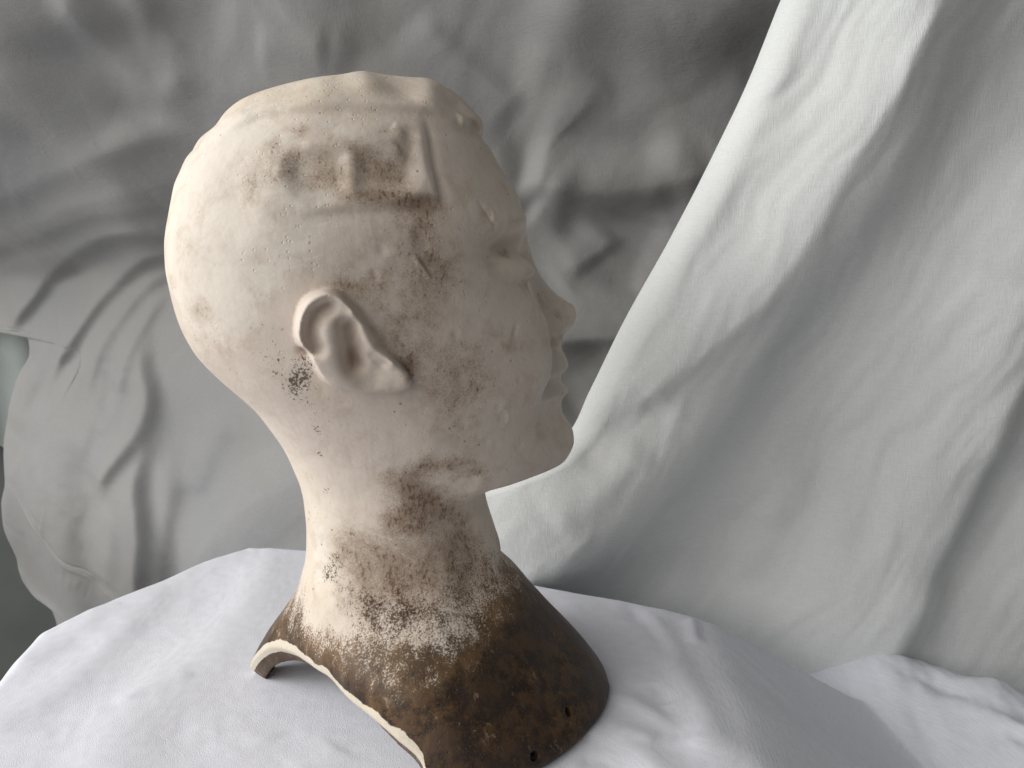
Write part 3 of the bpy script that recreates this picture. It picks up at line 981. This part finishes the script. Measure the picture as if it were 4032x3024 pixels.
# ---- shoulder plate: hollow shell, arched rim, screw holes
THICK = 0.013
RIM_K = 0.9          # the cut runs square to the skin
HOLES = [surf(np.array([t], float))[0] for t in [[2241, 2803], [2107, 2978]]]
HOLE_N = grad_of(body, np.array(HOLES))
HOLE_N /= np.linalg.norm(HOLE_N, axis=1)[:, None]
RIM_T = [[1075, 2548], [1110, 2554], [1159, 2575], [1200, 2603], [1273, 2652], [1338, 2717], [1420, 2790], [1501, 2855], [1582, 2920], [1664, 3002]]
_r = surf(np.array(RIM_T, float))
_r[:, :2] = np.stack(untwist(_r), 1)
RIMC = 0.0
ang = lambda p, q: np.degrees(np.arctan2(np.abs(q), p - RIMC))      # 0 front, 180 back
rim_fn = pchip(np.r_[[0, 40, 70, 180], ang(_r[:, 0], _r[:, 1])], np.r_[[0.0, 0.0, 0.006, 0.0], _r[:, 2]])
print('rim', np.round(np.c_[ang(_r[:, 0], _r[:, 1]), _r * 1000], 1).tolist())


def rim_height(p, q):
    return rim_fn(ang(p, q))


def smax(a, b, k):
    h = np.clip(0.5 + 0.5 * (a - b) / k, 0, 1)
    return b + (a - b) * h + k * h * (1 - h)


def sdf(P, g=None):
    fb = nbody(P, g)
    f = fb - relief(P)
    z = P[:, 2]
    m = z < 0.12
    if m.any():
        Pm = P[m]
        fm = f[m]
        inner = fb[m] + THICK
        inner = np.where(Pm[:, 2] > 0.055, inner + (Pm[:, 2] - 0.055) * 1.5, inner)
        fm = smax(fm, -inner, 0.002)
        fm = smax(fm, (rim_height(*untwist(Pm)) + RIM_K * np.clip(fb[m], -0.016, 0) - Pm[:, 2]) * 0.75, 0.0016)
        for c, n in zip(HOLES, HOLE_N):
            D = Pm - c
            al = D @ n
            rad = np.linalg.norm(D - al[:, None] * n, axis=1)
            hole = np.maximum(rad - 0.0026, np.abs(al) - 0.02)
            fm = smax(fm, -hole, 0.0015)
        f[m] = fm
    return f


# ---- polygonise on a sparse grid (surface nets)
import time as _time
_t0 = _time.time()
H = 0.0013
lo_b = np.array([-0.165, -0.135, -0.008]); hi_b = np.array([0.165, 0.135, ZTOP + 0.008])
CS = 4
nb = (np.ceil((hi_b - lo_b) / (H * CS)).astype(int))
nfull = nb * CS + 1
cx = [lo_b[k] + np.arange(nb[k] + 1) * H * CS for k in range(3)]
CG = np.stack(np.meshgrid(*cx, indexing='ij'), -1).reshape(-1, 3)
fc = sdf(CG).reshape(nb + 1)
cmin = np.full(nb, 1e9); cmax = np.full(nb, -1e9); cabs = np.full(nb, 1e9)
for i in (0, 1):
    for j in (0, 1):
        for l in (0, 1):
            v = fc[i:nb[0] + i, j:nb[1] + j, l:nb[2] + l]
            cmin = np.minimum(cmin, v); cmax = np.maximum(cmax, v); cabs = np.minimum(cabs, np.abs(v))
act = (cmin * cmax <= 0) | (cabs < 0.0042)
fine = np.repeat(np.repeat(np.repeat(np.where(cmin > 0, 1.0, -1.0).astype(np.float32), CS, 0), CS, 1), CS, 2)
F = np.ones(nfull, np.float32)
F[:-1, :-1, :-1] = fine
need = np.zeros(nfull, bool)
A = np.repeat(np.repeat(np.repeat(act, CS, 0), CS, 1), CS, 2)
for i in (0, 1):
    for j in (0, 1):
        for l in (0, 1):
            need[i:nfull[0] - 1 + i, j:nfull[1] - 1 + j, l:nfull[2] - 1 + l] |= A
ni = np.argwhere(need)
vals = np.zeros(len(ni), np.float32)
for s0 in range(0, len(ni), 400000):
    vals[s0:s0 + 400000] = sdf(lo_b + ni[s0:s0 + 400000] * H)
F[need] = vals
print('sdf nodes', len(ni), round(_time.time() - _t0, 1))
S0 = F < 0
# cells with a sign change
cnt = np.zeros(np.array(F.shape) - 1, np.int8)
for i in (0, 1):
    for j in (0, 1):
        for l in (0, 1):
            cnt += S0[i:F.shape[0] - 1 + i, j:F.shape[1] - 1 + j, l:F.shape[2] - 1 + l]
cells = (cnt > 0) & (cnt < 8) & A
cid = np.full(cells.shape, -1, np.int32)
ci = np.argwhere(cells)
cid[cells] = np.arange(len(ci))
acc = np.zeros((len(ci), 3)); num = np.zeros(len(ci))
corners = [(i, j, l) for i in (0, 1) for j in (0, 1) for l in (0, 1)]
cv_ = {c: F[ci[:, 0] + c[0], ci[:, 1] + c[1], ci[:, 2] + c[2]] for c in corners}
for c in corners:
    for k in range(3):
        if c[k] == 0:
            e = list(c); e[k] = 1; e = tuple(e)
            a, b = cv_[c], cv_[e]
            m = (a < 0) != (b < 0)
            t = np.where(m, a / np.where(m, a - b, 1), 0)
            pt = np.tile(np.array(c, float), (len(ci), 1)); pt[:, k] += t
            acc[m] += pt[m]; num[m] += 1
VB = lo_b + (ci + acc / num[:, None]) * H
quads = []
for k in range(3):
    a1, a2 = [(1, 2), (2, 0), (0, 1)][k]
    sl0 = [slice(1, -1)] * 3; sl1 = [slice(1, -1)] * 3
    sl0[k] = slice(0, -1); sl1[k] = slice(1, None)
    A0 = S0[tuple(sl0)]; A1 = S0[tuple(sl1)]
    for flip, mk in ((False, A0 & ~A1), (True, ~A0 & A1)):
        e = np.argwhere(mk)
        if not len(e):
            continue
        off = np.array([1, 1, 1]); off[k] = 0
        e = e + off
        u1 = np.zeros(3, int); u1[a1] = 1
        u2 = np.zeros(3, int); u2[a2] = 1
        g = lambda d_: cid[tuple((e + d_).T)]
        q4 = np.stack([g(-u1 - u2), g(-u2), g(0 * u1), g(-u1)], 1)
        if flip:
            q4 = q4[:, ::-1]
        quads.append(q4[(q4 >= 0).all(1)])
QB = np.vstack(quads)[:, ::-1]
gv = gnorm(VB, body(VB))
G = grad_of(sdf, VB, 0.0005, g=gv)
g2 = np.einsum('ij,ij->i', G, G)
st_ = G * (sdf(VB, gv) / np.maximum(g2, 0.2))[:, None]
ln = np.linalg.norm(st_, axis=1)
st_ *= np.minimum(1, 0.6 * H / np.maximum(ln, 1e-9))[:, None]
VB = VB - st_
NB = grad_of(sdf, VB, 0.0007, g=gv)
NB /= np.maximum(np.linalg.norm(NB, axis=1), 1e-9)[:, None]
print('bust verts', len(VB), 'quads', len(QB), round(_time.time() - _t0, 1))
# ---- stains, plus shade painted into the near eye socket: soft masks laid on the surface (R wash, G cape varnish, B black specks, A chipped cream)
def blobs(items):
    pts = surf(np.array([b[0] for b in items], float))
    keep = np.ones(len(VB))
    for c, b in zip(pts, items):
        r = b[1] / 1000; rz = (b[3] if len(b) > 3 else b[1]) / 1000
        D = VB - c
        e = (D[:, 0] ** 2 + D[:, 1] ** 2) / r ** 2 + (D[:, 2] / rz) ** 2
        keep *= 1 - b[2] * np.exp(-e)
    return 1 - keep


wash = blobs([((1560, 930), 26, .20), ((1662, 950), 7, .60, 14), ((1650, 850), 11, .40, 8), ((1500, 1050), 24, .20), ((1330, 1115), 9, .55, 5), ((1420, 1140), 10, .6, 6), ((1640, 1150), 18, .22),
              ((1240, 680), 17, .55), ((1130, 650), 7, .55, 9), ((1510, 660), 18, .56), ((1395, 620), 5, .5, 12), ((1440, 775), 12, .6, 4), ((1600, 790), 12, .5, 4), ((1690, 800), 8, .6, 5),
              ((1000, 720), 12, .48, 18), ((900, 640), 14, .25, 8), ((760, 900), 12, .34, 24), ((1080, 560), 12, .3, 6), ((960, 1010), 20, .3, 8), ((900, 1380), 16, .3), ((1000, 430), 20, .30, 4), ((1350, 380), 16, .20, 6), ((1420, 445), 40, .22, 3), ((1730, 1480), 22, .38, 30), ((1850, 1560), 20, .36), ((1880, 1420), 14, .3),
              ((1570, 1350), 8, .3, 12), ((1600, 1450), 6, .6, 7), ((1480, 1380), 6, .5), ((1500, 1250), 8, .3, 10), ((1585, 1465), 6, .85), ((1790, 1820), 18, .55, 7), ((1860, 1860), 14, .5, 5), ((1680, 1840), 10, .45, 5),
              ((1620, 1960), 14, .72, 16), ((1560, 1880), 12, .5), ((1700, 1990), 12, .6), ((1540, 2050), 10, .5), ((2120, 1690), 6, .36, 8), ((2200, 1240), 5, .4, 10),
              ((1980, 1000), 7, .55, 4), ((2060, 1120), 12, .4, 8), ((1900, 1110), 18, .2), ((1240, 1300), 5, .45, 7), ((1050, 1190), 7, .35, 10), ((800, 1250), 14, .42), ((830, 1480), 12, .42, 16), ((700, 950), 12, .2, 20),  # first blob paints the shade of the eye socket
              ((1500, 2250), 26, .5, 26), ((1700, 2250), 22, .55, 34), ((1380, 2150), 16, .42, 16), ((1800, 2150), 14, .5, 34), ((1900, 2200), 12, .45, 30), ((1450, 2350), 30, .5), ((1650, 1290), 14, .28), ((1120, 1480), 10, .35), ((1770, 360), 8, .5, 7), ((1850, 480), 8, .5, 4), ((1540, 510), 7, .4, 4), ((1180, 520), 5, .4, 7), ((2010, 1370), 6, .35), ((1750, 1060), 12, .35, 14)])
speck = blobs([((1190, 1480), 17, .42), ((1160, 1540), 14, .40), ((1090, 1450), 16, .36), ((1200, 1500), 6, .3), ((1225, 1430), 5, .6), ((1250, 1700), 4, .75, 9), ((1262, 1790), 3, .8, 9), ((1285, 1930), 5, .7, 6), ((1235, 1620), 6, .5, 10), ((1285, 2255), 8, .85, 8),
               ((1310, 2180), 8, .55, 8), ((1330, 2250), 9, .5), ((1480, 2390), 16, .60, 9), ((1560, 2440), 20, .62, 10), ((1400, 2330), 14, .5, 8), ((1620, 2350), 20, .48, 14), ((1180, 2420), 12, .5, 8), ((1520, 2490), 16, .55, 7),
               ((1910, 2480), 12, .62, 10), ((1880, 2420), 12, .58, 10), ((2080, 2480), 8, .5), ((1120, 640), 5, .5, 7), ((1350, 1130), 5, .55, 3), ((1590, 1455), 5, .75), ((1660, 860), 5, .5), ((1655, 960), 4, .6, 8), ((1010, 740), 5, .45, 9),
               ((1950, 985), 4, .5, 3), ((2000, 985), 3, .5, 3), ((2195, 1230), 3, .55, 4), ((1760, 1500), 20, .34), ((1400, 620), 4, .45, 5), ((1620, 780), 12, .45, 4), ((1450, 770), 8, .45, 4), ((1350, 1200), 4, .3), ((1000, 1330), 14, .36), ((1100, 1250), 10, .36), ((1600, 1940), 16, .42), ((1850, 1830), 20, .4, 8)])  # first two deepen the eye socket with painted shade
X, Y_, Z_ = VB.T
# brown varnish of the shoulders: strong at the rim, ragged towards the neck
capz = pchip([-0.12, -0.08, -0.05, -0.02, 0.02, 0.05, 0.09, 0.13], [0.056, 0.062, 0.064, 0.068, 0.077, 0.086, 0.090, 0.09])
dv_ = Z_ - capz(X)
cape = 0.5 - dv_ / 0.075
cape = np.clip(cape, 0, 1.0) * (Z_ < 0.12)
cape = np.maximum(cape - blobs([((1330, 2440), 12, .22, 6), ((1750, 2500), 18, .22, 7), ((1240, 2400), 8, .45, 10), ((1290, 2340), 10, .25)]), 0)
cape = np.maximum(cape, blobs([((1110, 2460), 13, .72, 8), ((1060, 2520), 12, .65, 7)]) * (Z_ < .07))
# chipped edge where the outer skin meets the cut
fb_v = nbody(VB)
Xu, Yu = untwist(VB)
rim_d = Z_ - rim_height(Xu, Yu) - RIM_K * np.clip(fb_v, -0.016, 0)
outer = fb_v > -0.0030
cream = np.exp(-((rim_d - 0.0015) / 0.0036) ** 2) * sstep(-0.0052, -0.0030, fb_v) * (Z_ < .05) * sstep(0.09, 0.02, Xu)
cut = (rim_d < 0.0030) & (fb_v < -0.0025) & (Z_ < 0.06)
inside_sh = (~outer) & (Z_ < 0.09)
cape = np.where(inside_sh, 0.85, cape)
wash = np.clip(np.maximum(wash * 0.95 + 0.09 * sstep(-0.06, 0.02, X) * (Y_ > 0), cape * 0.6), 0, 1)
COL = np.stack([wash, cape, speck, np.ones(len(VB))], 1).astype(np.float32)
# tone: R warm cream, G pink, B chipped edge
warm = blobs([((760, 560), 26, .8, 12), ((690, 850), 16, .7, 40), ((1000, 400), 40, .6, 7), ((1350, 350), 40, .5, 10), ((700, 1150), 12, .5, 30), ((1240, 2100), 12, .6, 50), ((1260, 1520), 7, .7), ((1330, 700), 18, .35), ((1520, 720), 16, .4), ((1220, 1900), 10, .4, 30), ((1250, 2330), 14, .6)])
pinkm = blobs([((1400, 1700), 45, .7), ((1500, 1000), 45, .5), ((1700, 600), 40, .4), ((1150, 1350), 30, .5), ((1900, 1500), 40, .4)])
pale = blobs([((800, 700), 40, .8), ((900, 600), 40, .7), ((750, 1050), 40, .8), ((1000, 900), 30, .7), ((850, 1250), 25, .6), ((1180, 900), 20, .4), ((1260, 2150), 14, .7, 40), ((1330, 510), 16, .7, 6), ((1180, 800), 22, .6, 8)])
TONE = np.stack([warm, pinkm, cream, pale], 1).astype(np.float32)

k = NT('aged_plaster')
oc = k.n('ShaderNodeTexCoord').outputs['Object']
at = k.n('ShaderNodeAttribute', {'attribute_name': 'stain_shade'})
sp_ = k.n('ShaderNodeSeparateColor', Color=at.outputs['Color'])
aW, aC, aS = sp_.outputs[0], sp_.outputs[1], sp_.outputs[2]
at2 = k.n('ShaderNodeAttribute', {'attribute_name': 'tone'})
sp2 = k.n('ShaderNodeSeparateColor', Color=at2.outputs['Color'])
aY, aP, aE = sp2.outputs[0], sp2.outputs[1], sp2.outputs[2]
aPale = at2.outputs['Alpha']
n_big = k.noise(oc, 22.0, 4.0, 0.6)
n_mid = k.noise(oc, 90.0, 8.0, 0.68)
n_mid2 = k.noise(k.scaled(oc, (1, 1, 0.30)), 120.0, 7.0, 0.72)
n_fin = k.noise(oc, 900.0, 4.0, 0.65)
n_spk = k.noise(oc, 760.0, 5.0, 0.7)
sub = lambda x, c: k.math('SUBTRACT', x, c)
mul = lambda x, c: k.math('MULTIPLY', x, c)
add = lambda x, c: k.math('ADD', x, c)
col = k.mix(k.ss(n_big, 0.35, 0.7), rgb(0.72, 0.63, 0.54), rgb(0.765, 0.685, 0.60))
col = k.mix(mul(aP, 0.75), col, rgb(0.745, 0.64, 0.575))
col = k.mix(mul(aY, k.ss(n_mid, 0.3, 0.6)), col, rgb(0.78, 0.68, 0.52))
# pale smears
n_pal = k.noise(k.scaled(oc, (1, 1, 1.6)), 42.0, 6.0, 0.66, 0.8)
col = k.mix(mul(k.ss(add(aPale, mul(sub(n_pal, 0.5), 1.8)), 0.50, 0.68), 0.80), col, rgb(0.81, 0.745, 0.66))
# faint overall soiling
col = k.mix(mul(k.ss(k.noise(oc, 55.0, 7.0, 0.72, 0.5), 0.47, 0.70), 0.34), col, rgb(0.47, 0.355, 0.255))
# brown wash
wf = k.ss(add(aW, mul(sub(n_mid, 0.5), 1.5)), 0.06, 0.95)
wf = mul(wf, k.ss(aW, 0.03, 0.22))
wf2 = k.ss(add(aW, add(mul(sub(n_fin, 0.5), 0.9), mul(sub(n_mid, 0.5), 0.8))), 0.33, 0.85)
wf2 = mul(wf2, k.ss(aW, 0.05, 0.25))
col = k.mix(mul(wf, 0.55), col, rgb(0.42, 0.295, 0.195))
col = k.mix(mul(wf2, 0.55), col, rgb(0.19, 0.115, 0.07))
# dark streaky speckle gathering where the wash lies
n_str = k.noise(k.scaled(oc, (1, 1, 0.42)), 560.0, 5.0, 0.72)
sk = k.ss(add(mul(aW, 0.55), add(mul(sub(n_str, 0.5), 1.6), mul(sub(n_mid, 0.5), 1.0))), 0.42, 0.62)
sk = mul(sk, k.ss(aW, 0.06, 0.35))
col = k.mix(mul(sk, 0.70), col, rgb(0.135, 0.075, 0.042))
# scattered pin holes everywhere
vor = k.n('ShaderNodeTexVoronoi', Vector=oc, Scale=330.0)
gate = k.ss(k.noise(oc, 30.0, 2.0), 0.50, 0.62)
vcol = k.n('ShaderNodeSeparateColor', Color=vor.outputs['Color'])
pit = mul(k.ss(vor.outputs['Distance'], 0.30, 0.15), k.ss(vcol.outputs[0], 0.95, 0.96))
pit = mul(pit, add(mul(gate, 0.75), 0.15))
col = k.mix(mul(pit, 0.6), col, rgb(0.13, 0.08, 0.05))
# varnish of the shoulders
vf = k.ss(add(aC, add(mul(sub(n_mid2, 0.5), 1.1), add(mul(sub(n_fin, 0.5), 1.3), mul(sub(n_big, 0.5), 0.4)))), 0.36, 0.72)
vf = mul(vf, k.ss(aC, 0.04, 0.25))
vb = k.mix(k.ss(n_mid, 0.42, 0.60), rgb(0.020, 0.011, 0.007), rgb(0.115, 0.060, 0.024))
vb = k.mix(mul(k.ss(n_fin, 0.52, 0.68), 0.5), vb, rgb(0.20, 0.125, 0.065))
vb = k.mix(mul(k.ss(add(aC, mul(sub(n_mid2, 0.5), 0.8)), 1.0, 0.58), 0.62), vb, rgb(0.235, 0.145, 0.072))
vb = k.mix(mul(k.ss(n_big, 0.42, 0.62), 0.55), vb, rgb(0.040, 0.030, 0.027))
col = k.mix(mul(vf, 0.98), col, vb)
# rub marks through the varnish
rub = k.ss(k.noise(k.scaled(oc, (1.0, 1.0, 0.25)), 120.0, 5.0, 0.7, 0.4), 0.62, 0.72)
col = k.mix(mul(mul(rub, vf), 0.60), col, rgb(0.42, 0.31, 0.20))
# black specks
sf = k.ss(add(aS, add(mul(sub(n_spk, 0.5), 1.9), mul(sub(n_mid, 0.5), 1.3))), 0.72, 0.84)
sf = mul(sf, k.ss(aS, 0.06, 0.30))
col = k.mix(mul(sf, 0.85), col, rgb(0.060, 0.036, 0.022))
# chipped cream edge
ef = k.ss(add(aE, add(mul(sub(n_mid, 0.5), 1.2), mul(sub(n_big, 0.5), 0.8))), 0.44, 0.58)
col = k.mix(mul(ef, 0.96), col, k.mix(n_mid, rgb(0.68, 0.60, 0.47), rgb(0.77, 0.70, 0.59)))
k.put(k.bsdf.inputs['Base Color'], col)
rough = k.math('ADD', k.ss(vf, 0.0, 1.0, 0.72, 0.44), mul(sub(n_mid, 0.5), 0.3))
k.put(k.bsdf.inputs['Roughness'], rough)
k.put(k.bsdf.inputs['Specular IOR Level'], k.ss(vf, 0.0, 1.0, 0.30, 0.22))
# surface relief: grain, pits, scratches
scr = k.n('ShaderNodeTexNoise', Vector=k.scaled(oc, (300, 300, 40)), Scale=1.0, Detail=3.0).outputs['Fac']
scratch = k.ss(scr, 0.77, 0.80)
pits2 = k.n('ShaderNodeTexVoronoi', Vector=oc, Scale=430.0)
pc2 = k.n('ShaderNodeSeparateColor', Color=pits2.outputs['Color'])
p2 = mul(k.ss(pits2.outputs['Distance'], 0.34, 0.10), k.ss(pc2.outputs[1], 0.72, 0.80))
p2 = mul(p2, k.ss(k.noise(oc, 26.0, 3.0), 0.46, 0.60))
h = add(add(mul(n_mid, 0.00055), mul(n_fin, 0.00008)), mul(n_big, 0.0022))
h = add(h, mul(p2, -0.00034))
h = add(h, mul(pit, -0.0003))
h = add(h, mul(scratch, -0.00015))
h = add(h, mul(vf, 0.00010))
h = add(h, mul(ef, -0.0003))
b = k.n('ShaderNodeBump', Strength=0.75, Distance=1.0, Height=h)
k.put(k.bsdf.inputs['Normal'], b.outputs[0])
M_PL = k.m

# ---- split into parts (one continuous surface, normals kept across the seams)
FC = VB[QB].mean(1)
px_, qx_, zx_ = FC.T
fb_f = fb_v[QB].mean(1)
lab = np.full(len(QB), 'head', dtype=object)
lab[zx_ < 0.128 + 0.25 * np.clip(px_, -0.02, 0.2) * 0 + np.where(px_ < 0.03, (0.03 - px_) * 0.35, 0)] = 'neck'
lab[zx_ < 0.068] = 'shoulder_plate'
lab[cut[QB].sum(1) >= 2] = 'rim'
hole_f = np.zeros(len(QB), bool)
for c in HOLES:
    hole_f |= (np.linalg.norm(FC - c, axis=1) < 0.0075) & (fb_f < -0.0004)
esd = poly_sdf(px_, zx_, EAR_OUT)
isear = (esd < 0.0006) & (np.abs(qx_) > 0.045)
lab[isear & (qx_ > 0)] = 'ear_near'
lab[isear & (qx_ < 0)] = 'ear_far'
isn = (lab == 'head') & (zx_ > zT(1318, 2220)) & (zx_ < zT(1010, 2095)) & (np.abs(qx_) < 0.0175) & (px_ > t_pf(zx_) - 0.006)
lab[isn] = 'nose'
ism = (lab == 'head') & (zx_ > zT(1570, 2220)) & (zx_ < zT(1380, 2220)) & (np.abs(qx_) < 0.026) & (px_ > t_pf(zx_) - 0.012)
lab[ism] = 'lips'
iscap = (lab == 'head') & (cap_e(px_, zx_)[0] > -0.001) & (zx_ > 0.29)
lab[iscap] = 'crown'
for s, nm in ((1, 'eye_near'), (-1, 'eye_far')):
    e = ((qx_ * s - 0.031) / 0.0165) ** 2 + ((zx_ - zT(1045, 2020)) / 0.0085) ** 2 < 1
    lab[(lab == 'head') & e & (px_ > 0.05)] = nm
ispl = (lab == 'head') & (qx_ > 0.03) & (zx_ > 0.27) & (poly_sdf(px_, zx_, PLQ) < 0.0015)
lab[ispl] = 'plaque'

root = bpy.data.objects.new('mannequin_head', None)
SC.collection.objects.link(root)
root.empty_display_size = 0.05
root.location = ORG
root.rotation_euler = (0, 0, 0)
M3 = np.stack([PD, QD * -1, [0, 0, 1.0]], 1)      # local axes: x = face, y = far side, z = up
root.rotation_euler = Matrix(M3.tolist()).to_euler()
tag(root, 'stained cream plaster mannequin head in profile on a brown shoulder plate', 'mannequin head')
VL = VB * np.array([1, -1, 1]); NL = NB * np.array([1, -1, 1])


def part(name, key, parent, label=None):
    q = QB[lab == key]
    if not len(q):
        return None
    u, inv = np.unique(q, return_inverse=True)
    o = mesh_obj(name, VL[u], inv.reshape(-1, 4), M_PL, parent)
    me = o.data
    for nm, arr in (('stain_shade', COL), ('tone', TONE)):
        ca = me.color_attributes.new(nm, 'FLOAT_COLOR', 'POINT')
        ca.data.foreach_set('color', arr[u].ravel())
    me.normals_split_custom_set_from_vertices(NL[u].astype(np.float32))
    if label:
        o['label'] = label
    return o


hd = part('head', 'head', root)
part('neck', 'neck', root, 'cream plaster neck streaked with brown grime')
sh = part('shoulder_plate', 'shoulder_plate', root, 'hollow shoulder plate with worn dark brown varnish')
part('rim', 'rim', sh, 'cut edge of the plate with chipped cream line')
part('ear', 'ear_near', hd, 'near ear with small chip at its back edge')
part('ear', 'ear_far', hd)
part('nose', 'nose', hd)
part('lips', 'lips', hd)
part('eye', 'eye_near', hd)
part('eye', 'eye_far', hd)
part('crown', 'crown', hd, 'raised yellowed cap of the skull')
part('temple_plaque', 'plaque', hd, 'raised patch with two dirty dimples on the temple')
